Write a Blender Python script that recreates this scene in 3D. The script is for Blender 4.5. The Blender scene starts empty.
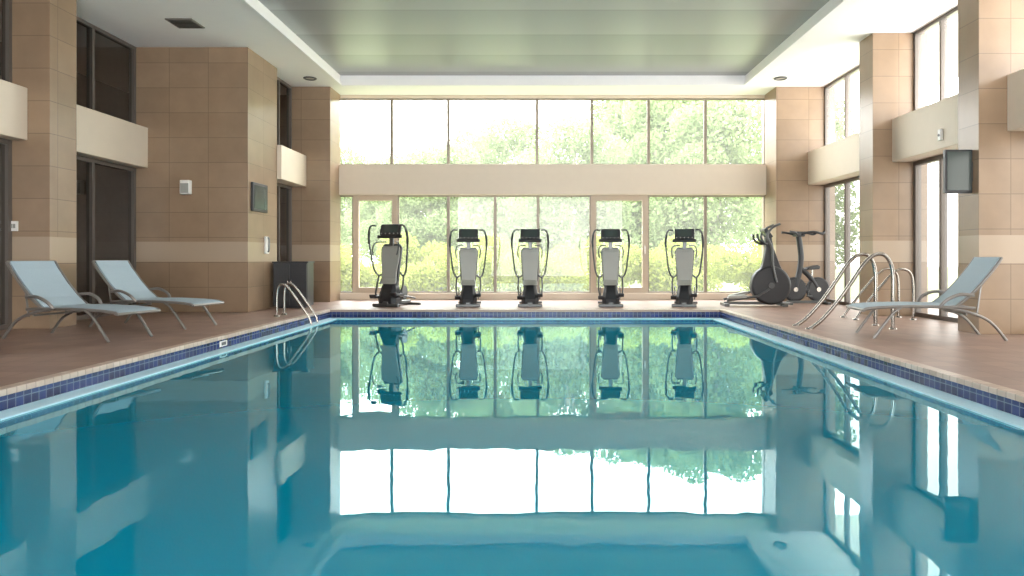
import bpy, math, random
from mathutils import Vector, Matrix
random.seed(7)
S=bpy.context.scene
COL=S.collection
F=683.0
# ---------------------------------------------------------------- materials
def newmat(name):
    m=bpy.data.materials.new(name); m.use_nodes=True
    nt=m.node_tree; b=nt.nodes['Principled BSDF']
    return m,nt,b
def pm(name,c,r=0.5,metal=0.0,spec=0.5,noise=0.0,nscale=6.0,emit=None,es=0.0):
    m,nt,b=newmat(name)
    b.inputs['Base Color'].default_value=(*c,1); b.inputs['Roughness'].default_value=r
    b.inputs['Metallic'].default_value=metal; b.inputs['Specular IOR Level'].default_value=spec
    if noise>0:
        tc=nt.nodes.new('ShaderNodeTexCoord'); n=nt.nodes.new('ShaderNodeTexNoise')
        n.inputs['Scale'].default_value=nscale; n.inputs['Detail'].default_value=4
        nt.links.new(tc.outputs['Object'],n.inputs['Vector'])
        mx=nt.nodes.new('ShaderNodeMix'); mx.data_type='RGBA'
        mx.inputs[6].default_value=tuple(max(0,v*(1-noise)) for v in c)+(1,)
        mx.inputs[7].default_value=tuple(min(1,v*(1+noise)) for v in c)+(1,)
        nt.links.new(n.outputs['Fac'],mx.inputs[0]); nt.links.new(mx.outputs[2],b.inputs['Base Color'])
    if emit:
        b.inputs['Emission Color'].default_value=(*emit,1); b.inputs['Emission Strength'].default_value=es
    return m
def tilemat(name,c1,c2,mortar,w,h,plane='wall',ms=0.006,rough=0.4,band=None,bump=0.15,varn=0.12,spec=0.5):
    m,nt,b=newmat(name)
    geo=nt.nodes.new('ShaderNodeNewGeometry'); sep=nt.nodes.new('ShaderNodeSeparateXYZ')
    nt.links.new(geo.outputs['Position'],sep.inputs[0])
    comb=nt.nodes.new('ShaderNodeCombineXYZ')
    if plane=='wall':
        ad=nt.nodes.new('ShaderNodeMath'); ad.operation='ADD'
        nt.links.new(sep.outputs['X'],ad.inputs[0]); nt.links.new(sep.outputs['Y'],ad.inputs[1])
        nt.links.new(ad.outputs[0],comb.inputs['X']); nt.links.new(sep.outputs['Z'],comb.inputs['Y'])
    else:
        nt.links.new(sep.outputs['X'],comb.inputs['X']); nt.links.new(sep.outputs['Y'],comb.inputs['Y'])
    br=nt.nodes.new('ShaderNodeTexBrick'); br.offset=0.0; br.squash=1.0
    br.inputs['Color1'].default_value=(*c1,1); br.inputs['Color2'].default_value=(*c2,1); br.inputs['Mortar'].default_value=(*mortar,1)
    br.inputs['Scale'].default_value=1; br.inputs['Mortar Size'].default_value=ms
    br.inputs['Brick Width'].default_value=w; br.inputs['Row Height'].default_value=h
    nt.links.new(comb.outputs[0],br.inputs['Vector'])
    col=br.outputs['Color']
    n=nt.nodes.new('ShaderNodeTexNoise'); n.inputs['Scale'].default_value=3; n.inputs['Detail'].default_value=6
    nt.links.new(geo.outputs['Position'],n.inputs['Vector'])
    mr=nt.nodes.new('ShaderNodeMapRange'); mr.inputs[3].default_value=1-varn; mr.inputs[4].default_value=1+varn
    nt.links.new(n.outputs['Fac'],mr.inputs[0])
    vm=nt.nodes.new('ShaderNodeVectorMath'); vm.operation='SCALE'
    nt.links.new(col,vm.inputs[0]); nt.links.new(mr.outputs[0],vm.inputs['Scale'])
    col=vm.outputs[0]
    if band:
        z0,z1,bc,lc=band
        g1=nt.nodes.new('ShaderNodeMath'); g1.operation='GREATER_THAN'; g1.inputs[1].default_value=z0
        g2=nt.nodes.new('ShaderNodeMath'); g2.operation='LESS_THAN'; g2.inputs[1].default_value=z1
        mu=nt.nodes.new('ShaderNodeMath'); mu.operation='MULTIPLY'
        nt.links.new(sep.outputs['Z'],g1.inputs[0]); nt.links.new(sep.outputs['Z'],g2.inputs[0])
        nt.links.new(g1.outputs[0],mu.inputs[0]); nt.links.new(g2.outputs[0],mu.inputs[1])
        mx=nt.nodes.new('ShaderNodeMix'); mx.data_type='RGBA'; mx.inputs[7].default_value=(*bc,1)
        nt.links.new(mu.outputs[0],mx.inputs[0]); nt.links.new(col,mx.inputs[6]); col=mx.outputs[2]
    nt.links.new(col,b.inputs['Base Color'])
    b.inputs['Roughness'].default_value=rough; b.inputs['Specular IOR Level'].default_value=spec
    bp=nt.nodes.new('ShaderNodeBump'); bp.inputs['Strength'].default_value=bump; bp.inputs['Distance'].default_value=0.01; bp.invert=True
    nt.links.new(br.outputs['Fac'],bp.inputs['Height']); nt.links.new(bp.outputs[0],b.inputs['Normal'])
    return m
M={}
M['tan']=tilemat('tan_stone_tile',(0.285,0.196,0.126),(0.25,0.171,0.108),(0.165,0.113,0.072),0.72,0.46,rough=.30,ms=.005,varn=.2,bump=.12,band=(0.93,1.30,(0.375,0.288,0.208),None))
M['deck']=tilemat('terracotta_deck',(0.335,0.22,0.172),(0.27,0.176,0.136),(0.235,0.162,0.127),0.3,0.3,plane='floor',ms=0.008,rough=0.42,varn=0.2,bump=0.1,spec=.45)
M['copingm']=tilemat('coping_mosaic',(0.62,0.51,0.43),(0.46,0.35,0.28),(0.38,0.29,0.23),0.1,0.1,plane='floor',ms=0.006,rough=0.35)
M['bluetile']=tilemat('blue_mosaic',(0.004,0.010,0.065),(0.010,0.03,0.16),(0.14,0.18,0.26),0.082,0.082,ms=0.004,rough=0.25,bump=0.05,spec=.3)
M['ceil']=pm('white_ceiling',(0.90,0.895,0.885),0.6,noise=0.02)
M['band']=pm('beige_plaster',(0.67,0.58,0.465),0.5,noise=0.03)
M['frame']=pm('bronze_frame',(0.26,0.22,0.175),0.4,0.2)
M['tframe']=pm('tan_door_frame',(0.50,0.41,0.31),0.45)
M['dframe']=pm('dark_window_frame',(0.14,0.12,0.105),0.4,0.3)
M['black']=pm('black_plastic',(0.018,0.019,0.022),0.4,noise=0.1,spec=.5)
M['dgrey']=pm('dark_grey_metal',(0.095,0.098,0.098),0.33,0.5)
M['lgrey']=pm('light_grey_shell',(0.30,0.30,0.27),0.4,noise=0.05)
M['chrome']=pm('brushed_steel',(0.36,0.33,0.30),0.2,1.0)
M['alu']=pm('grey_aluminium',(0.23,0.215,0.20),0.35,0.5)
M['fabric']=pm('blue_grey_sling',(0.32,0.405,0.455),0.75,noise=0.05,nscale=60)
M['gscreen']=pm('dark_grey_screen',(0.05,0.065,0.06),0.15)
M['white']=pm('white_plastic',(0.8,0.79,0.76),0.4)
M['reflection_strip']=pm('pale_reflection_strip',(0.50,0.76,0.84),0.3,noise=0.05)
M['basin']=pm('aqua_basin',(0.05,0.45,0.55),0.5)
M['lamp']=pm('frosted_lamp',(0.40,0.36,0.32),0.3)
M['darkwall']=pm('dim_corridor_paint',(0.26,0.225,0.20),0.8,noise=0.1)
M['lawn']=pm('lawn_grass',(0.29,0.33,0.17),0.9,noise=0.2,nscale=3)
M['bark']=pm('bark',(0.3,0.27,0.22),0.9,noise=0.3)
m,nt,b=newmat('tray_panels'); M['tray']=m
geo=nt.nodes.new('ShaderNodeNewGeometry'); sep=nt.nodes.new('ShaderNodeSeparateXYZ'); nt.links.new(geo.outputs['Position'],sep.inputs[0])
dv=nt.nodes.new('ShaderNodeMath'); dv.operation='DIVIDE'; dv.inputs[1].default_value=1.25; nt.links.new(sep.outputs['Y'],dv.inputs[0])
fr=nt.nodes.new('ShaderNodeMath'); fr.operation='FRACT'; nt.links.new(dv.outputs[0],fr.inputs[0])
cr=nt.nodes.new('ShaderNodeValToRGB'); e=cr.color_ramp  # ramp paints a highlight gradient across each panel; dark end is the seam
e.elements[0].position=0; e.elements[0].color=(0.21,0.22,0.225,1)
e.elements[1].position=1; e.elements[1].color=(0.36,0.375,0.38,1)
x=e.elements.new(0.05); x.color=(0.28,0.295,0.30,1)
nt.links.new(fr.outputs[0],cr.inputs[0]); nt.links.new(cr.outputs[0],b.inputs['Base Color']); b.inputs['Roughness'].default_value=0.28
# water
m,nt,b=newmat('pool_water'); M['water']=m
nt.nodes.remove(b); out=nt.nodes['Material Output']
df=nt.nodes.new('ShaderNodeBsdfDiffuse'); df.inputs['Color'].default_value=(0.0,0.205,0.315,1)
gl=nt.nodes.new('ShaderNodeBsdfGlossy'); gl.inputs['Color'].default_value=(0.74,0.98,1.0,1); gl.inputs['Roughness'].default_value=0.006
fz=nt.nodes.new('ShaderNodeFresnel'); fz.inputs['IOR'].default_value=1.72
ms=nt.nodes.new('ShaderNodeMixShader')
nt.links.new(fz.outputs[0],ms.inputs[0]); nt.links.new(df.outputs[0],ms.inputs[1]); nt.links.new(gl.outputs[0],ms.inputs[2]); nt.links.new(ms.outputs[0],out.inputs[0])
geo=nt.nodes.new('ShaderNodeNewGeometry'); mp=nt.nodes.new('ShaderNodeMapping'); mp.inputs['Scale'].default_value=(1.0,0.8,1)
nt.links.new(geo.outputs['Position'],mp.inputs[0])
n1=nt.nodes.new('ShaderNodeTexNoise'); n1.inputs['Scale'].default_value=8.0; n1.inputs['Detail'].default_value=0.3; n1.inputs['Roughness'].default_value=0.4
nt.links.new(mp.outputs[0],n1.inputs['Vector'])
bp=nt.nodes.new('ShaderNodeBump'); bp.inputs['Strength'].default_value=1.0; bp.inputs['Distance'].default_value=0.00035
nt.links.new(n1.outputs['Fac'],bp.inputs['Height'])
nt.links.new(bp.outputs[0],gl.inputs['Normal'])
def glassmat(name,tint,fac,rough=0.0,haze=0.0):
    m,nt,b=newmat(name); nt.nodes.remove(b); out=nt.nodes['Material Output']
    t=nt.nodes.new('ShaderNodeBsdfTransparent'); t.inputs[0].default_value=(*tint,1)
    g=nt.nodes.new('ShaderNodeBsdfGlossy'); g.inputs['Roughness'].default_value=rough
    x=nt.nodes.new('ShaderNodeMixShader'); x.inputs[0].default_value=fac
    nt.links.new(t.outputs[0],x.inputs[1]); nt.links.new(g.outputs[0],x.inputs[2])
    if haze:  # pale veil mixed into the pane imitates milky outdoor haze
        h=nt.nodes.new('ShaderNodeBsdfTranslucent'); h.inputs[0].default_value=(1,.99,.95,1)
        y=nt.nodes.new('ShaderNodeMixShader'); y.inputs[0].default_value=haze
        nt.links.new(x.outputs[0],y.inputs[1]); nt.links.new(h.outputs[0],y.inputs[2]); x=y
    nt.links.new(x.outputs[0],out.inputs[0])
    return m
M['glass']=glassmat('clear_glass_outdoor_haze',(0.97,0.985,0.975),0.03,haze=0.065)
M['uglass']=glassmat('upper_glass_outdoor_haze',(0.97,0.985,0.975),0.03,haze=0.06)
M['sglass']=glassmat('smoky_side_glass',(0.35,0.35,0.33),0.06,haze=0.025)
M['tglass']=glassmat('tinted_glass',(0.55,0.53,0.50),0.12,0.02)
def leafmat(name,c1,c2):
    m,nt,b=newmat(name); nt.nodes.remove(b); out=nt.nodes['Material Output']
    geo=nt.nodes.new('ShaderNodeNewGeometry'); mx=nt.nodes.new('ShaderNodeMix'); mx.data_type='RGBA'
    mx.inputs[6].default_value=(*c1,1); mx.inputs[7].default_value=(*c2,1)
    nt.links.new(geo.outputs['Random Per Island'],mx.inputs[0])
    d=nt.nodes.new('ShaderNodeBsdfDiffuse'); t=nt.nodes.new('ShaderNodeBsdfTranslucent')
    nt.links.new(mx.outputs[2],d.inputs[0]); nt.links.new(mx.outputs[2],t.inputs[0])
    x=nt.nodes.new('ShaderNodeMixShader'); x.inputs[0].default_value=0.5
    nt.links.new(d.outputs[0],x.inputs[1]); nt.links.new(t.outputs[0],x.inputs[2]); nt.links.new(x.outputs[0],out.inputs[0])
    return m
M['leafa']=leafmat('tree_leaf',(0.19,0.25,0.11),(0.24,0.31,0.15))
M['leafb']=leafmat('shrub_leaf',(0.26,0.305,0.06),(0.33,0.37,0.10))
# ---------------------------------------------------------------- mesh builder
class MB:
    def __init__(s): s.v=[]; s.f=[]
    def add(s,vs,fs):
        o=len(s.v); s.v+= [tuple(v) for v in vs]; s.f+=[tuple(i+o for i in f) for f in fs]; return s
    def box(s,x0,x1,y0,y1,z0,z1,mat=None):
        vs=[Vector(p) for p in [(x0,y0,z0),(x1,y0,z0),(x1,y1,z0),(x0,y1,z0),(x0,y0,z1),(x1,y0,z1),(x1,y1,z1),(x0,y1,z1)]]
        if mat is not None: vs=[mat@v for v in vs]
        return s.add(vs,[(0,3,2,1),(4,5,6,7),(0,1,5,4),(1,2,6,5),(2,3,7,6),(3,0,4,7)])
    def prism(s,prof,y0,y1,plane='xz'):
        n=len(prof)
        def P(a,b,t):
            return {'xz':(a,t,b),'yz':(t,a,b),'xy':(a,b,t)}[plane]
        vs=[P(a,b,y0) for a,b in prof]+[P(a,b,y1) for a,b in prof]
        fs=[tuple(range(n)),tuple(range(2*n-1,n-1,-1))]
        for i in range(n):
            j=(i+1)%n; fs.append((i,i+n,j+n,j))
        return s.add(vs,fs)
    def loft(s,rings):
        n=len(rings[0]); vs=[p for r in rings for p in r]; fs=[]
        for k in range(len(rings)-1):
            for i in range(n):
                j=(i+1)%n; fs.append((k*n+i,k*n+j,(k+1)*n+j,(k+1)*n+i))
        fs.append(tuple(range(n-1,-1,-1))); fs.append(tuple((len(rings)-1)*n+i for i in range(n)))
        return s.add(vs,fs)
    def tube(s,pts,r,n=10,smooth=5,closed=False):
        P=[Vector(p) for p in pts]
        if smooth>1 and len(P)>2:
            Q=[]
            for i in range(len(P)-1):
                p0=P[max(i-1,0)];p1=P[i];p2=P[i+1];p3=P[min(i+2,len(P)-1)]
                for k in range(smooth):
                    t=k/smooth
                    Q.append(0.5*((2*p1)+(p2-p0)*t+(2*p0-5*p1+4*p2-p3)*t*t+(3*p1-p0-3*p2+p3)*t**3))
            Q.append(P[-1]); P=Q
        rings=[]; T=(P[1]-P[0]).normalized(); up=Vector((0,0,1)) if abs(T.z)<0.9 else Vector((0,1,0))
        nrm=T.cross(up).normalized()
        for i,p in enumerate(P):
            T=(P[min(i+1,len(P)-1)]-P[max(i-1,0)]).normalized()
            nrm=(nrm-T*nrm.dot(T)).normalized(); bn=T.cross(nrm)
            rings.append([p+r*(math.cos(2*math.pi*k/n)*nrm+math.sin(2*math.pi*k/n)*bn) for k in range(n)])
        return s.loft(rings)
    def cyl(s,p0,p1,r,n=24,r1=None):
        p0=Vector(p0);p1=Vector(p1);T=(p1-p0).normalized(); up=Vector((0,0,1)) if abs(T.z)<0.9 else Vector((0,1,0))
        a=T.cross(up).normalized(); b=T.cross(a)
        r1=r if r1 is None else r1
        return s.loft([[p+q*(math.cos(2*math.pi*k/n)*a+math.sin(2*math.pi*k/n)*b) for k in range(n)] for p,q in((p0,r),(p1,r1))])
    def ring(s,c,axis,R,r,n=32,m=8):
        c=Vector(c); ax=Vector(axis).normalized(); up=Vector((0,0,1)) if abs(ax.z)<0.9 else Vector((1,0,0))
        a=ax.cross(up).normalized(); b=ax.cross(a); vs=[];fs=[]
        for i in range(n):
            t=2*math.pi*i/n; d=math.cos(t)*a+math.sin(t)*b
            for k in range(m):
                u=2*math.pi*k/m; vs.append(c+d*(R+r*math.cos(u))+ax*r*math.sin(u))
        for i in range(n):
            for k in range(m):
                fs.append((i*m+k,((i+1)%n)*m+k,((i+1)%n)*m+(k+1)%m,i*m+(k+1)%m))
        return s.add(vs,fs)
    def obj(s,name,mat,parent=None,bevel=0.0,smooth=False,sub=0,loc=None,**props):
        me=bpy.data.meshes.new(name); me.from_pydata(s.v,[],s.f); me.update()
        import bmesh
        bm=bmesh.new(); bm.from_mesh(me); bmesh.ops.recalc_face_normals(bm,faces=bm.faces); bm.to_mesh(me); bm.free()
        me.materials.append(M[mat]); o=bpy.data.objects.new(name,me); COL.objects.link(o)
        if smooth:
            for p in me.polygons: p.use_smooth=True
            me.set_sharp_from_angle(angle=math.radians(40))
        if bevel>0:
            bv=o.modifiers.new('bevel','BEVEL'); bv.width=bevel; bv.segments=3; bv.limit_method='ANGLE'; bv.angle_limit=math.radians(40)
        if parent: o.parent=parent
        if loc: o.location=loc
        for k,v in props.items(): o[k]=v
        return o
def empty(name,loc,yaw=0,label='',category='',group=None):
    o=bpy.data.objects.new(name,None); COL.objects.link(o); o.location=loc; o.rotation_euler=(0,0,yaw); o.empty_display_size=0.2
    o['label']=label; o['category']=category
    if group: o['group']=group
    return o
def kids(o): return [c for c in bpy.data.objects if c.parent==o]
def copy_thing(root,loc,yaw,label=None,scale=None):
    r=root.copy(); COL.objects.link(r); r.location=loc; r.rotation_euler=(0,0,yaw)
    if scale: r.scale=scale
    if label: r['label']=label
    def rec(src,dst):
        for c in kids(src):
            k=c.copy(); COL.objects.link(k); k.parent=dst; rec(c,k)
    rec(root,r); return r
def st(name,*boxes,mat='paint',bevel=0,label='',cat=''):
    b=MB()
    for q in boxes: b.box(*q)
    return b.obj(name,mat,bevel=bevel,kind='structure',label=label,category=cat)
# ---------------------------------------------------------------- room dims
PXL,PXR,PY0,PY1=-4.06,3.48,-3.0,13.2
WZ=-0.165; CZ=4.89; BY=16.3; RY=-5.5
st('floor',(-10,PXL-0.12,RY,BY+.3,-0.3,0),(PXR+0.12,9,RY,BY+.3,-0.3,0),(PXL-0.12,PXR+0.12,PY1+0.12,BY+.3,-0.3,0),(PXL-0.12,PXR+0.12,RY,PY0-0.12,-0.3,0),mat='deck',label='terracotta tiled pool deck',cat='floor')
TL,TR,TY=-4.47,4.6,15.3
st('ceiling',(-10,TL,RY,BY+.3,CZ,CZ+.5),(TR,9,RY,BY+.3,CZ,CZ+.5),(TL,TR,TY,BY+.3,CZ,CZ+.5),(TL,TR,RY,-2.6,CZ,CZ+.5),mat='ceil',label='white ceiling with a recessed tray',cat='ceiling')
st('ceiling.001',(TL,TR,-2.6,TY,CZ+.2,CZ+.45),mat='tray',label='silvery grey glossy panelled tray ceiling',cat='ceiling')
st('trim_1',(TL,TL+.04,-2.6,TY,CZ-.03,CZ+.03),mat='ceil',label='white tray edge moulding',cat='trim')
st('trim_2',(TR-.04,TR,-2.6,TY,CZ-.03,CZ+.03),mat='ceil',label='white tray edge moulding',cat='trim')
st('trim_3',(TL,TR,TY-.04,TY,CZ-.03,CZ+.03),mat='ceil',label='white tray edge moulding',cat='trim')
st('wall_back',(-10,-4.85,BY,BY+.3,0,CZ),(5.39,7.0,BY,BY+.3,0,CZ),mat='tan',label='tan stone tiled end wall',cat='wall')
st('wall_front',(-10,-4.6,RY,RY+.2,0,CZ),(4.6,9,RY,RY+.2,0,CZ),mat='tan',label='tan stone tiled end wall beside the gap left for fill light',cat='wall')  # unseen wall, added to narrow the opening that lets in sky fill
st('trim_4',(-4.85,5.39,BY-.12,BY+.2,2.50,3.22),mat='band',bevel=.01,label='beige plaster band between upper and lower windows',cat='trim')
st('trim_5',(-4.85,5.39,BY-.04,BY+.2,0,0.165),mat='band',bevel=.01,label='beige sill below the lower windows',cat='trim')
st('trim_6',(-4.85,5.39,BY,BY+.2,4.82,CZ),mat='band',label='beige head trim over the upper windows',cat='trim')
st('wall_left',(-7.6,-6.92,9.64,10.2,0,CZ),mat='tan',bevel=.004,label='tan stone tiled pier with a paler stripe',cat='wall')
st('wall_left.001',(-7.53,-5.39,12.6,14.0,0,CZ),mat='tan',bevel=.004,label='wide tan stone tiled pier with a paler stripe',cat='wall')
st('wall_left.002',(-5.75,-4.76,15.5,BY,0,CZ),mat='tan',bevel=.004,label='tan stone tiled corner pier',cat='wall')
st('wall_right',(5.75,6.7,8.95,9.4,0,CZ),mat='tan',bevel=.004,label='tan stone tiled pier with a paler stripe',cat='wall')
st('wall_right.001',(5.75,6.7,11.8,12.3,0,CZ),mat='tan',bevel=.004,label='tan stone tiled pier',cat='wall')
st('wall_right.002',(5.36,6.7,15.5,BY,0,CZ),mat='tan',bevel=.004,label='tan stone tiled corner pier',cat='wall')
st('wall_left.003',(-9.9,-9.7,RY,BY,0,CZ),mat='darkwall',label='dim corridor wall behind tinted glazing',cat='wall')
wn=[0]
def window(a0,a1,z0,z1,axis,pos,fm='frame',gm='glass',fw=.035,dp=.06,mid=None,label='',door=False,bars=()):
    wn[0]+=1
    nm=('door_%d' if door else 'window_%d')%wn[0]
    b=MB()
    def bx(u0,u1,w0,w1,d=dp):
        if axis=='y': b.box(u0,u1,pos-d/2,pos+d/2,w0,w1)
        else: b.box(pos-d/2,pos+d/2,u0,u1,w0,w1)
    bx(a0,a1,z0,z0+fw); bx(a0,a1,z1-fw,z1); bx(a0,a0+fw,z0+fw,z1-fw); bx(a1-fw,a1,z0+fw,z1-fw)
    for k in bars: bx(k-fw/2,k+fw/2,z0+fw,z1-fw)
    if mid: bx(a0+fw,a1-fw,mid-fw/2,mid+fw/2)
    o=b.obj(nm,fm,kind='structure',label=label or 'framed glass window',category='door' if door else 'window')
    g=MB()
    if axis=='y': g.add([(a0+fw,pos,z0+fw),(a1-fw,pos,z0+fw),(a1-fw,pos,z1-fw),(a0+fw,pos,z1-fw)],[(0,1,2,3)])
    else: g.add([(pos,a0+fw,z0+fw),(pos,a1-fw,z0+fw),(pos,a1-fw,z1-fw),(pos,a0+fw,z1-fw)],[(0,1,2,3)])
    g.obj('glass_pane',gm,parent=o)
    return o
def X(px,D): return (px-540)*D/F
def Z(py,D): return 1+(258-py)*D/F
W=BY+.08
xs=[337,391,448,537,592,649,706,766]
for i in range(7):
    window(X(xs[i],BY),X(xs[i+1],BY),3.22,4.82,'y',W,gm='uglass',label='upper clear window with thin bronze frame')
xl=[337,353,397,448,495,538,591,648,706,766]
for i in range(9):
    a,c=X(xl[i],BY),X(xl[i+1],BY)
    if i in (1,6):
        o=window(a,c,.165,2.5,'y',W-.02,fm='tframe',fw=.13,dp=.10,door=True,label='glazed door with wide tan frame')
        MB().cyl((c-.075,W-.11,1.1),(c-.075,W-.11,1.3),.012).cyl((c-.075,W-.06,1.12),(c-.075,W-.12,1.12),.01).cyl((c-.075,W-.06,1.28),(c-.075,W-.12,1.28),.01).obj('handle','chrome',parent=o,label='steel pull handle')
    else: window(a,c,.165,2.5,'y',W,label='lower clear window with thin bronze frame')
tn=[6]
def bay(side,xg,y0,y1,xb,gm,gm2,bz0=2.66,bz1=3.40):
    lab='dark framed %s window above the balcony band'%('tinted' if gm=='tglass' else 'clear')
    ym=(y0+y1)/2
    bars=(ym,) if side=='l' else (y0+(y1-y0)*.33,y0+(y1-y0)*.67)
    window(y0,y1,bz1,CZ,'x',xg,fm='dframe',gm=gm,fw=.06,dp=.1,bars=bars,label=lab)
    window(y0,y1,0,bz0,'x',xg,fm='dframe',gm=gm2,fw=.07,dp=.1,bars=bars,door=True,label='dark framed sliding glass door')
    tn[0]+=1
    st('trim_%d'%tn[0],(min(xb,xg),max(xb,xg),y0,y1,bz0,bz1),mat='band',bevel=.01,label='projecting beige plaster balcony band',cat='trim')
bay('l',-7.5,10.2,12.6,-7.23,'tglass','tglass')
bay('l',-7.5,6.9,9.64,-7.23,'tglass','tglass')
bay('l',-5.68,14.0,15.5,-5.30,'tglass','tglass',2.62,3.32)
bay('r',6.5,12.3,15.5,6.08,'glass','sglass')
bay('r',6.5,9.4,11.8,6.08,'glass','sglass')
bay('r',6.5,6.2,8.95,6.12,'glass','sglass')
st('wall_left.004',(-7.7,-7.3,RY,6.9,0,CZ),mat='tan',label='tan stone tiled side wall',cat='wall')
st('wall_right.003',(6.3,6.7,RY,6.2,0,CZ),mat='tan',label='tan stone tiled side wall',cat='wall')
# ---------------------------------------------------------------- pool
pool=empty('swimming_pool',(0,0,0),label='long indoor pool with navy mosaic waterline and still turquoise water',category='swimming pool')
def ringboxes(b,o,i,z0,z1):
    x0,x1,y0,y1=PXL,PXR,PY0,PY1
    b.box(x0-o,x0-i,y0-o,y1+o,z0,z1); b.box(x1+i,x1+o,y0-o,y1+o,z0,z1)
    b.box(x0-i,x1+i,y1+i,y1+o,z0,z1); b.box(x0-i,x1+i,y0-o,y0-i,z0,z1)
    return b
ringboxes(MB(),.12,0,-.045,0.004).obj('coping','copingm',parent=pool,bevel=.006,label='pale mosaic coping edge')
ringboxes(MB(),.10,0.004,-.40,-.045).obj('tile_band','bluetile',parent=pool,label='dark navy waterline tiles')
ringboxes(MB(),.0,-.20,-.30,WZ+.014).obj('reflection_strip','reflection_strip',parent=pool,bevel=.003,label='pale strip imitating a reflection at the waterline')  # added strip; its pale colour stands in for a reflection below the tiles
MB().box(PXL+.14,PXR-.14,PY0+.14,PY1-.14,WZ-.12,WZ).obj('water_surface','water',parent=pool,label='still turquoise water')
b=MB(); b.box(PXL-.1,PXR+.1,PY0-.1,PY1+.1,-1.6,-1.5); ringboxes(b,.1,0.004,-1.5,-.40); b.obj('basin','basin',parent=pool)
for (x,y) in ((PXL,8.65),):
    s=1 if x<0 else -1
    t=MB().box(min(x,x+s*.008),max(x,x+s*.008),y,y+.2,-.13,-.06).obj('marker_tile','white',label='small white marker tile on the navy tiles',category='tile')
    MB().box(min(x+s*.008,x+s*.011),max(x+s*.008,x+s*.011),y+.04,y+.16,-.115,-.075).obj('marking','dgrey',parent=t)
# ---------------------------------------------------------------- grab rails
def rail(name,loc,pts,sep,label,yaw=0,r=.02):
    e=empty(name,loc,yaw,label,'pool handrail','pool handrails')
    for s in (-sep/2,sep/2):
        MB().tube([(x,s,z) for x,z in pts],r,12,8).obj('rail',"chrome",parent=e,smooth=True)
        for x,z in (pts[0],pts[-1]):
            if abs(z)<0.02: MB().cyl((x,s,0),(x,s,.02),.055,20,.045).obj('flange','chrome',parent=e,smooth=True)
    return e
rail('pool_handrail',(3.78,9.85,0),[(0,0),(.07,.04),(.20,.15),(.40,.38),(.60,.66),(.76,.90),(.90,1.03),(1.04,1.05),(1.14,.94),(1.18,.75),(1.18,.4),(1.18,0)],.50,'pair of sweeping curved polished steel handrails on the deck',r=.027)
rail('pool_handrail.001',(5.12,11.3,0),[(0,0),(.06,.1),(.24,.34),(.44,.58),(.60,.75),(.74,.82),(.88,.76),(.93,.55),(.93,0)],.45,'pair of smaller curved steel handrails behind the sun lounger',r=.02)
rail('pool_handrail.002',(-4.52,11.9,0),[(0,0),(0,.32),(.02,.48),(.08,.55),(.18,.50),(.32,.32),(.46,.12),(.55,-.02),(.58,-.10),(.59,-.14)],.34,'pair of thin curved steel handrails reaching into the water',r=.018)
# ---------------------------------------------------------------- sun loungers
def lounger(loc,yaw,label):
    e=empty('sun_lounger',loc,yaw,label,'lounge chair','sling sun loungers')
    w=.32
    th=.02
    prof=[(0,.335),(.06,.355),(.3,.375),(.7,.385),(1.02,.38),(1.12,.385)]
    up=[(x,z+th) for x,z in prof]; lo=[(x,z-th) for x,z in reversed(prof)]
    MB().prism(up+lo,-w+.03,w-.03).obj('seat','fabric',parent=e,bevel=.006,label='blue-grey sling seat')
    bp=[(1.12,.385),(1.27,.50),(1.43,.66),(1.59,.85),(1.66,.95)]
    nx,nz=-.75*th,.65*th
    MB().prism([(x+nx,z+nz) for x,z in bp]+[(x-nx,z-nz) for x,z in reversed(bp)],-w+.03,w-.03).obj('backrest','fabric',parent=e,bevel=.006,label='raised blue-grey sling backrest')
    b=MB()
    for s in(-w,w):
        b.tube([(0.0,s,.335)]+[(x,s,z) for x,z in prof[1:]]+[(1.35,s,.37)],.019,10,4)
        b.tube([(x,s,z) for x,z in bp],.018,10,4)
    for x,z in((0.0,.335),(1.32,.37),(1.66,.95)): b.tube([(x,-w,z),(x,w,z)],.018,10,1)
    b.obj('frame','alu',parent=e,smooth=True)
    for s in(-w,w):
        MB().tube([(.46,s,.37),(.36,s,.30),(.22,s,.13),(.12,s,.0)],.018,10,5).obj('leg','alu',parent=e,smooth=True)
        MB().tube([(1.0,s,.37),(1.25,s,.33),(1.52,s,.22),(1.72,s,.0)],.018,10,5).obj('leg','alu',parent=e,smooth=True)
        MB().tube([(.92,s*1.04,.38),(1.0,s*1.12,.47),(1.15,s*1.14,.53),(1.32,s*1.1,.52)],.02,10,5).obj('armrest','alu',parent=e,smooth=True)
    MB().tube([(1.25,-w,.30),(1.25,w,.30)],.013,8,1).tube([(1.46,-w*.8,.69),(1.40,-w*.8,.27)],.012,8,1).tube([(1.46,w*.8,.69),(1.40,w*.8,.27)],.012,8,1).obj('support_strut','alu',parent=e,smooth=True)
    return e
L=lounger((-4.90,8.35,0),math.pi-math.radians(14),'blue-grey sling sun lounger with raised back near the pool edge')
copy_thing(L,(-4.78,9.85,0),math.pi-math.radians(12),'blue-grey sling sun lounger before the wide stone pier')
copy_thing(L,(4.06,8.80,0),math.radians(-8),'pale blue-grey sling sun lounger beside the steel handrails',scale=(.95,1.04,1.05))
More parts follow.
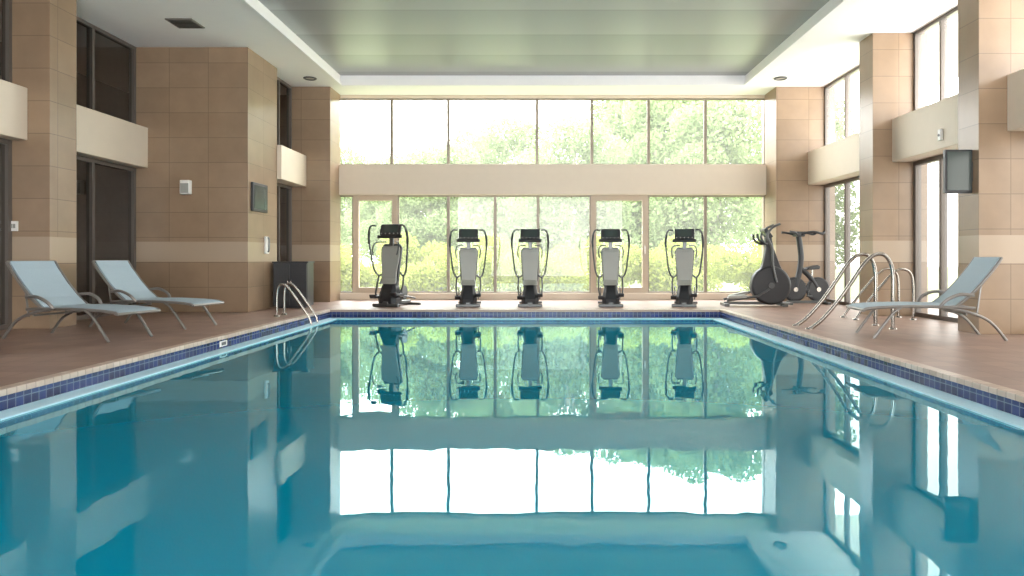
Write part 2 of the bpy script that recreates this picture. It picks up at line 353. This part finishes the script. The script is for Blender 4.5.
# ---------------------------------------------------------------- cross trainers
def trainer(loc,yaw,label):
    e=empty('cross_trainer',loc,yaw,label,'exercise machine','row of cross trainers')
    MB().box(-.05,.05,0,1.15,.03,.10).box(-.25,.25,0,.09,0,.06).box(-.25,.25,1.08,1.16,0,.05).obj('base','dgrey',parent=e,bevel=.012)
    def rr(cx,cy,hw,hd,z,k=.6):
        return [(cx+hw*a,cy+hd*c,z) for a,c in((-1,-k),(-k,-1),(k,-1),(1,-k),(1,k),(k,1),(-k,1),(-1,k))]
    MB().loft([rr(0,.24,.17,.20,.04),rr(0,.24,.18,.22,.16),rr(0,.26,.15,.18,.30),rr(0,.28,.12,.10,.46)]).obj('drive_housing','black',parent=e,bevel=.01)
    MB().loft([rr(0,.27,.14,.03,.40,.9),rr(0,.29,.16,.03,.6,.9),rr(0,.35,.20,.03,1.14,.9),rr(0,.36,.15,.03,1.22,.9)]).obj('spine','dgrey',parent=e,bevel=.01)
    MB().loft([rr(0,.10,.15,.025,.44,.88),rr(0,.14,.155,.03,.47,.88),rr(0,.205,.14,.03,.55,.88),rr(0,.225,.145,.028,.70,.88),rr(0,.27,.178,.028,1.0,.88),rr(0,.285,.18,.028,1.12,.88),rr(0,.295,.155,.022,1.18,.88)]).obj('pad','lgrey',parent=e,bevel=.014,label='grey tapered padded panel')
    MB().box(-.04,.04,.30,.35,1.15,1.42).obj('neck','dgrey',parent=e,bevel=.01)
    R=Matrix.Translation((0,.27,1.46))@Matrix.Rotation(math.radians(-22),4,'X')
    c=MB().box(-.20,.20,-.03,.03,-.07,.15,R).box(-.24,.24,-.035,.02,-.14,-.08,R).obj('console','black',parent=e,bevel=.016)
    MB().box(-.14,.14,-.036,-.031,-.03,.12,R).obj('screen','gscreen',parent=c)
    for k in(-.16,-.08,0,.08,.16):
        MB().cyl(R@Vector((k,-.03,-.055)),R@Vector((k,-.037,-.055)),.013,12).obj('button','lgrey',parent=c)
    for s in(-1,1):
        a=MB().tube([(s*.15,.36,.66),(s*.24,.30,.60),(s*.31,.24,.72),(s*.35,.19,1.0),(s*.375,.15,1.28),(s*.36,.12,1.48),(s*.31,.10,1.57),(s*.22,.12,1.57)],.017,10,6).obj('swing_arm','dgrey',parent=e,smooth=True)
        MB().tube([(s*.372,.15,1.22),(s*.376,.142,1.34),(s*.36,.12,1.48)],.023,10,5).obj('grip','black',parent=a,smooth=True)
        MB().tube([(s*.10,.30,1.26),(s*.22,.10,1.24),(s*.25,.02,1.12),(s*.23,.0,1.0)],.013,10,5).obj('fixed_handle','dgrey',parent=e,smooth=True)
        MB().tube([(s*.24,.30,.61),(s*.25,.22,.38),(s*.22,.12,.22),(s*.2,.5,.2),(s*.19,1.0,.14)],.017,10,5).obj('link_arm','dgrey',parent=e,smooth=True)
        p=[(-.10,.0),(.26,.0),(.30,.03),(.28,.06),(-.08,.045),(-.12,.08),(-.14,.06)]
        MB().prism([(a_+.02,z+.16+(.05 if s>0 else 0)) for a_,z in p],s*.20-.06,s*.20+.06,'yz').obj('pedal','black',parent=e,bevel=.01)
        MB().cyl((s*.19,.44,.27),(s*.21,.44,.27),.14,28).obj('crank_disc','dgrey',parent=e,smooth=True,bevel=.004)
    return e
T=trainer((-3.17,13.95,0),math.radians(-24),'large grey and black cross trainer angled beside the glazed door')
lab='grey and black cross trainer facing the pool before the window'
for px,yw in((468,4),(530,0),(611,-4),(684,-14)):
    copy_thing(T,(X(px,13.9),13.9,0),math.radians(yw),lab)
T.scale=(1.28,.72,1.06)
# side-on elliptical with big flywheel
e=empty('elliptical_trainer',(4.80,14.25,0),math.radians(-4),'black elliptical trainer with a round flywheel housing and pale footplates','exercise machine')
MB().box(-.95,.25,-.04,.04,.03,.09).box(-.98,-.88,-.26,.26,0,.06).box(.2,.3,-.26,.26,0,.06).obj('base','dgrey',parent=e,bevel=.01)
MB().cyl((0,-.13,.43),(0,.13,.43),.405,56).obj('flywheel_housing','black',parent=e,bevel=.05,smooth=True)
MB().cyl((0,-.15,.43),(0,-.12,.43),.06,24).obj('hub','dgrey',parent=e,smooth=True)
MB().loft([[(x+dx,y,z) for dx,y in((-h,-.08),(h,-.08),(h,.08),(-h,.08))] for x,z,h in((.0,.60,.30),(.01,.85,.18),(-.02,1.2,.08),(-.05,1.44,.065))]).obj('mast','black',parent=e,bevel=.02)
R=Matrix.Translation((-.07,0,1.50))@Matrix.Rotation(math.radians(-35),4,'Y')
c=MB().box(-.04,.04,-.19,.19,-.10,.13,R).obj('console','black',parent=e,bevel=.015)
MB().box(-.045,-.041,-.12,.12,-.04,.10,R).obj('screen','gscreen',parent=c)
for s in(-1,1):
    MB().tube([(.08,s*.2,.50),(.0,s*.22,.85),(-.02,s*.24,1.2),(-.12,s*.25,1.45),(-.02,s*.25,1.62),(.14,s*.24,1.70)],.026,10,6).obj('swing_arm','dgrey',parent=e,smooth=True)
    MB().tube([(-.04,s*.04,1.30),(-.16,s*.16,1.30),(-.28,s*.18,1.38),(-.30,s*.18,1.50)],.024,10,5).obj('fixed_handle','black',parent=e,smooth=True)
    MB().tube([(-.30,s*.17,.26+.05*s),(-.5,s*.17,.21+.03*s),(-.92,s*.17,.12)],.027,10,4).tube([(-.05,s*.14,.36),(-.30,s*.17,.26+.05*s)],.024,8,1).obj('link_arm','dgrey',parent=e,smooth=True)
    MB().prism([(-.86+.05*s,.16),(-.49+.05*s,.20+.03*s),(-.46+.05*s,.25+.03*s),(-.50+.05*s,.27+.03*s),(-.84+.05*s,.22)],s*.17-.07,s*.17+.07).obj('footplate','lgrey',parent=e,bevel=.01,label='pale grey footplate')
e=empty('exercise_bike',(5.52,14.75,0),math.radians(6),'black stationary exercise bike with two wheels beside the corner pier','exercise bike')
MB().box(-.2,.68,-.035,.035,.02,.08).box(-.25,-.17,-.24,.24,0,.05).box(.60,.68,-.24,.24,0,.05).obj('base','dgrey',parent=e,bevel=.01)
for cx in(-.02,.50):
    w=MB().ring((cx,0,.32),(0,1,0),.235,.035,40).obj('wheel','black',parent=e,smooth=True)
    MB().cyl((cx,-.04,.32),(cx,.04,.32),.22,32).obj('wheel_disc','black',parent=w,smooth=True,bevel=.005)
    MB().cyl((cx,-.06,.32),(cx,.06,.32),.05,20).obj('hub','chrome',parent=w,smooth=True)
MB().tube([(-.02,0,.32),(.06,0,.6),(.12,0,.95),(.10,0,1.25),(.06,0,1.5)],.06,12,5).tube([(.50,0,.32),(.33,0,.58),(.09,0,.80)],.055,12,4).tube([(-.02,0,.3),(.50,0,.3)],.04,10,1).obj('frame','black',parent=e,smooth=True)
MB().tube([(.06,0,1.48),(.1,-.12,1.52),(.3,-.2,1.56),(.5,-.2,1.52),(.56,-.16,1.56)],.026,10,5).tube([(.06,0,1.48),(.1,.12,1.52),(.3,.2,1.56),(.5,.2,1.52),(.56,.16,1.56)],.026,10,5).tube([(.06,0,1.48),(-.08,-.16,1.54),(-.22,-.2,1.56)],.026,10,5).tube([(.06,0,1.48),(-.08,.16,1.54),(-.22,.2,1.56)],.026,10,5).obj('handlebar','black',parent=e,smooth=True)
MB().box(-.02,.16,-.12,.12,1.46,1.57).obj('console','black',parent=e,bevel=.02)
MB().prism([(.22,.74),(.5,.76),(.52,.82),(.46,.85),(.24,.80)],-.1,.1).obj('saddle','black',parent=e,bevel=.02)
MB().tube([(.36,0,.5),(.38,0,.77)],.025,10,1).obj('seat_post','chrome',parent=e,smooth=True)
for s in(-1,1):
    MB().box(.24-.05,.24+.05,s*.14-.045,s*.14+.045,.3+s*.13,.325+s*.13).tube([(.27,s*.08,.32),(.24,s*.08,.31+s*.13)],.012,8,1).tube([(.24,s*.07,.31+s*.13),(.24,s*.1,.31+s*.13)],.01,8,1).obj('pedal','dgrey',parent=e)
# ---------------------------------------------------------------- black cabinet
e=empty('storage_cabinet',(-4.98,13.6,0),0,'black storage cabinet with slatted doors beside the stone pier','cabinet')
MB().box(-.34,.34,.02,.40,.04,.90).box(-.30,.30,.05,.38,0,.04).obj('body','black',parent=e,bevel=.008)
MB().box(-.36,.36,0,.41,.90,.93).obj('top','black',parent=e,bevel=.006)
for s in(-1,1):
    b=MB().box(min(s*.01,s*.33),max(s*.01,s*.33),0.0,.02,.06,.88)
    for k in range(9): b.box(min(s*.05,s*.29),max(s*.05,s*.29),-.008,.0,.14+k*.075,.18+k*.075)
    d=b.obj('door','black',parent=e,bevel=.003)
    MB().tube([(s*.035,-.005,.42),(s*.035,-.03,.45),(s*.035,-.03,.55),(s*.035,-.005,.58)],.007,8,4).obj('handle','chrome',parent=d,smooth=True)
# ---------------------------------------------------------------- wall devices
t=MB().box(5.38,5.74,9.06,9.12,1.86,2.44).obj('wall_television','black',bevel=.01,label='slim dark television on a bracket mounted on the stone pier',category='television')
MB().box(5.40,5.72,9.054,9.06,1.90,2.41).obj('screen','gscreen',parent=t)
MB().box(5.62,5.75,9.12,9.18,2.12,2.18).box(5.73,5.75,9.07,9.27,2.02,2.28).obj('bracket','dgrey',parent=t)
t=MB().box(-5.39,-5.34,12.72,13.4,1.88,2.42).obj('wall_television','black',bevel=.008,label='small dark framed screen mounted on the wide stone pier',category='television')
MB().box(-5.34,-5.333,12.77,13.35,1.93,2.37).obj('screen','gscreen',parent=t)
t=MB().box(-6.60,-6.42,12.50,12.6,2.17,2.43).obj('wall_speaker','white',bevel=.015,label='small white wall speaker on the wide stone pier',category='speaker')
MB().box(-6.585,-6.435,12.492,12.5,2.19,2.37).obj('grille','lgrey',parent=t)
t=MB().box(-5.39,-5.35,13.35,13.5,1.08,1.42).obj('wall_telephone','white',bevel=.01,label='pale wall telephone on the stone pier',category='telephone')
MB().tube([(-5.33,13.38,1.4),(-5.31,13.38,1.36),(-5.31,13.38,1.16),(-5.33,13.38,1.12)],.018,8,4).obj('handset','dgrey',parent=t,smooth=True)
t=MB().box(-7.50,-7.36,9.62,9.64,1.38,1.52).obj('wall_switch','white',bevel=.004,label='small switch plate on the stone pier',category='switch')
MB().box(-7.46,-7.43,9.612,9.62,1.42,1.48).box(-7.42,-7.39,9.612,9.62,1.42,1.48).obj('rocker','lgrey',parent=t)
t=MB().box(6.04,6.08,10.3,10.38,2.78,2.95).obj('wall_sensor','white',bevel=.01,label='small white sensor on the balcony band',category='sensor')
MB().cyl((6.04,10.34,2.86),(6.03,10.34,2.86),.02,12).obj('lens','dgrey',parent=t)
def vent(x,y):
    t=MB().box(x-.22,x+.22,y-.22,y+.22,CZ-.02,CZ).obj('ceiling_vent','alu',bevel=.004,label='square grey ceiling air vent',category='vent',group='ceiling vents')
    b=MB()
    for k in range(6): b.box(x-.19,x+.19,y-.17+k*.065,y-.14+k*.065,CZ-.028,CZ-.02)
    b.obj('louvre','dgrey',parent=t)
vent(-5.87,11.3)
def down(x,y):
    t=MB().ring((x,y,CZ-.005),(0,0,1),.12,.022,28).obj('downlight','dgrey',smooth=True,label='round recessed ceiling downlight',category='light',group='recessed downlights')
    MB().cyl((x,y,CZ-.008),(x,y,CZ),.11,24).obj('diffuser','lamp',parent=t)
for x,y in((-4.97,14.76),(5.2,14.76)): down(x,y)
# ---------------------------------------------------------------- garden
MB().box(-60,60,BY+.3,90,-.5,-.15).obj('lawn','lawn',kind='structure',label='sunlit garden lawn outside the windows',category='lawn')
def leafmesh(name,n,clumps,size,mat):
    vs=[];fs=[]
    for i in range(n):
        c,r=random.choice(clumps)
        while True:
            d=Vector((random.uniform(-1,1),random.uniform(-1,1),random.uniform(-1,1)))
            if .35<d.length<1: break
        p=Vector(c)+Vector((d.x*r[0],d.y*r[1],d.z*r[2]))
        a=Vector((random.gauss(0,1),random.gauss(0,1),random.gauss(0,1))).normalized()
        b=a.cross(Vector((random.gauss(0,1),random.gauss(0,1),random.gauss(0,1)))).normalized()
        s=size*random.uniform(.6,1.3); o=len(vs)
        vs+=[p-a*s,p+b*s*.5,p+a*s,p-b*s*.5]; fs.append((o,o+1,o+2,o+3))
    me=bpy.data.meshes.new(name); me.from_pydata([tuple(v) for v in vs],[],fs); me.materials.append(M[mat]); return me
trees=[]
for k in range(3):
    H=6.5
    cl=[((random.uniform(-1.9,1.9),random.uniform(-1.2,1.2),random.uniform(1.2,H)),(random.uniform(.9,1.4),random.uniform(.8,1.2),random.uniform(.7,1.1))) for _ in range(24)]
    me=leafmesh('foliage',26000,cl,.10,'leafa')
    tr=MB().tube([(0,0,0),(.08,0,1.5),(-.05,.05,3),(.1,0,5)],.14,10,4)
    for c,r in cl[:8]: tr.tube([(0,0,2.0),(c[0]*.5,c[1]*.5,c[2]*.7+.6),c],.045,6,3)
    trees.append((tr,me))
tm={}
def tree(k,loc,yaw,sc):
    e=empty('tree',loc,yaw,'leafy pale green garden tree outside the windows','tree','garden trees'); e.scale=(sc,sc,sc)
    if k not in tm:
        o=trees[k][0].obj('trunk','bark',parent=e,smooth=True); tm[k]=o.data
    else:
        o=bpy.data.objects.new('trunk',tm[k]); COL.objects.link(o); o.parent=e
    f=bpy.data.objects.new('foliage',trees[k][1]); COL.objects.link(f); f.parent=e; f['kind']='stuff'
pos=[(-10.5,30,.75),(-4.6,29,.82),(1.1,29,1.0),(7.4,29,1.1),
     (-8,37.5,.95),(-.9,38,1.25),(7.2,38.5,1.5),
     (-14,50,1.3),(-4,51,1.5),(7.4,52,2.0),(19,52,1.9)]
for i,(x,y,s) in enumerate(pos): tree(i%3,(x,y,-.15),random.choice((0,math.pi)),s)
sm=[leafmesh('foliage',9000,[((random.uniform(-.9,.9),random.uniform(-.4,.4),random.uniform(.25,1.15)),(.65,.5,.5)) for _ in range(10)],.06,'leafb') for _ in range(2)]
stem=MB()
for a in range(6): stem.tube([(0,0,0),(math.cos(a)*.2,math.sin(a)*.2,.5),(math.cos(a)*.5,math.sin(a)*.3,1.0)],.02,6,3)
so=None
for i in range(12):
    row=i%2; x=-9.5+(i//2)*3.25+row*1.6
    e=empty('shrub',(x,(21.2,24.2)[row],-.15),random.choice((0,math.pi)),'yellow-green garden shrub outside the windows','shrub','garden shrubs')
    s=random.uniform(.95,1.05)*(1+.1*row); e.scale=(s,s,s*(1+.15*row))
    if so is None: so=stem.obj('stems','bark',parent=e)
    else:
        o=so.copy(); COL.objects.link(o); o.parent=e
    f=bpy.data.objects.new('foliage',sm[i%2]); COL.objects.link(f); f.parent=e; f['kind']='stuff'
# ---------------------------------------------------------------- light
w=bpy.data.worlds.new('sky'); S.world=w; w.use_nodes=True; nt=w.node_tree
bg=nt.nodes['Background']; tc=nt.nodes.new('ShaderNodeTexCoord'); sp=nt.nodes.new('ShaderNodeSeparateXYZ'); cr=nt.nodes.new('ShaderNodeValToRGB')
nt.links.new(tc.outputs['Generated'],sp.inputs[0]); nt.links.new(sp.outputs['Z'],cr.inputs[0]); nt.links.new(cr.outputs[0],bg.inputs[0])
cr.color_ramp.elements[0].color=(1,.985,.965,1); cr.color_ramp.elements[1].color=(.90,.95,1,1)
bg.inputs[1].default_value=13.0
l=bpy.data.lights.new('sun','SUN'); l.energy=3.0; l.angle=math.radians(3); l.color=(1,.95,.85)
o=bpy.data.objects.new('sun',l); COL.objects.link(o); o.rotation_euler=Vector((.15,.5,-1)).to_track_quat('-Z','Y').to_euler()
# ---------------------------------------------------------------- camera
c=bpy.data.cameras.new('camera'); c.lens=24.01; c.sensor_width=36; c.sensor_fit='HORIZONTAL'
c.shift_x=-(540-512)/1024; c.shift_y=-(288-258)/1024; c.clip_end=300
o=bpy.data.objects.new('camera',c); COL.objects.link(o); o.location=(0,0,1.0); o.rotation_euler=(math.radians(90),0,0)
S.camera=o
S.view_settings.view_transform='Standard'
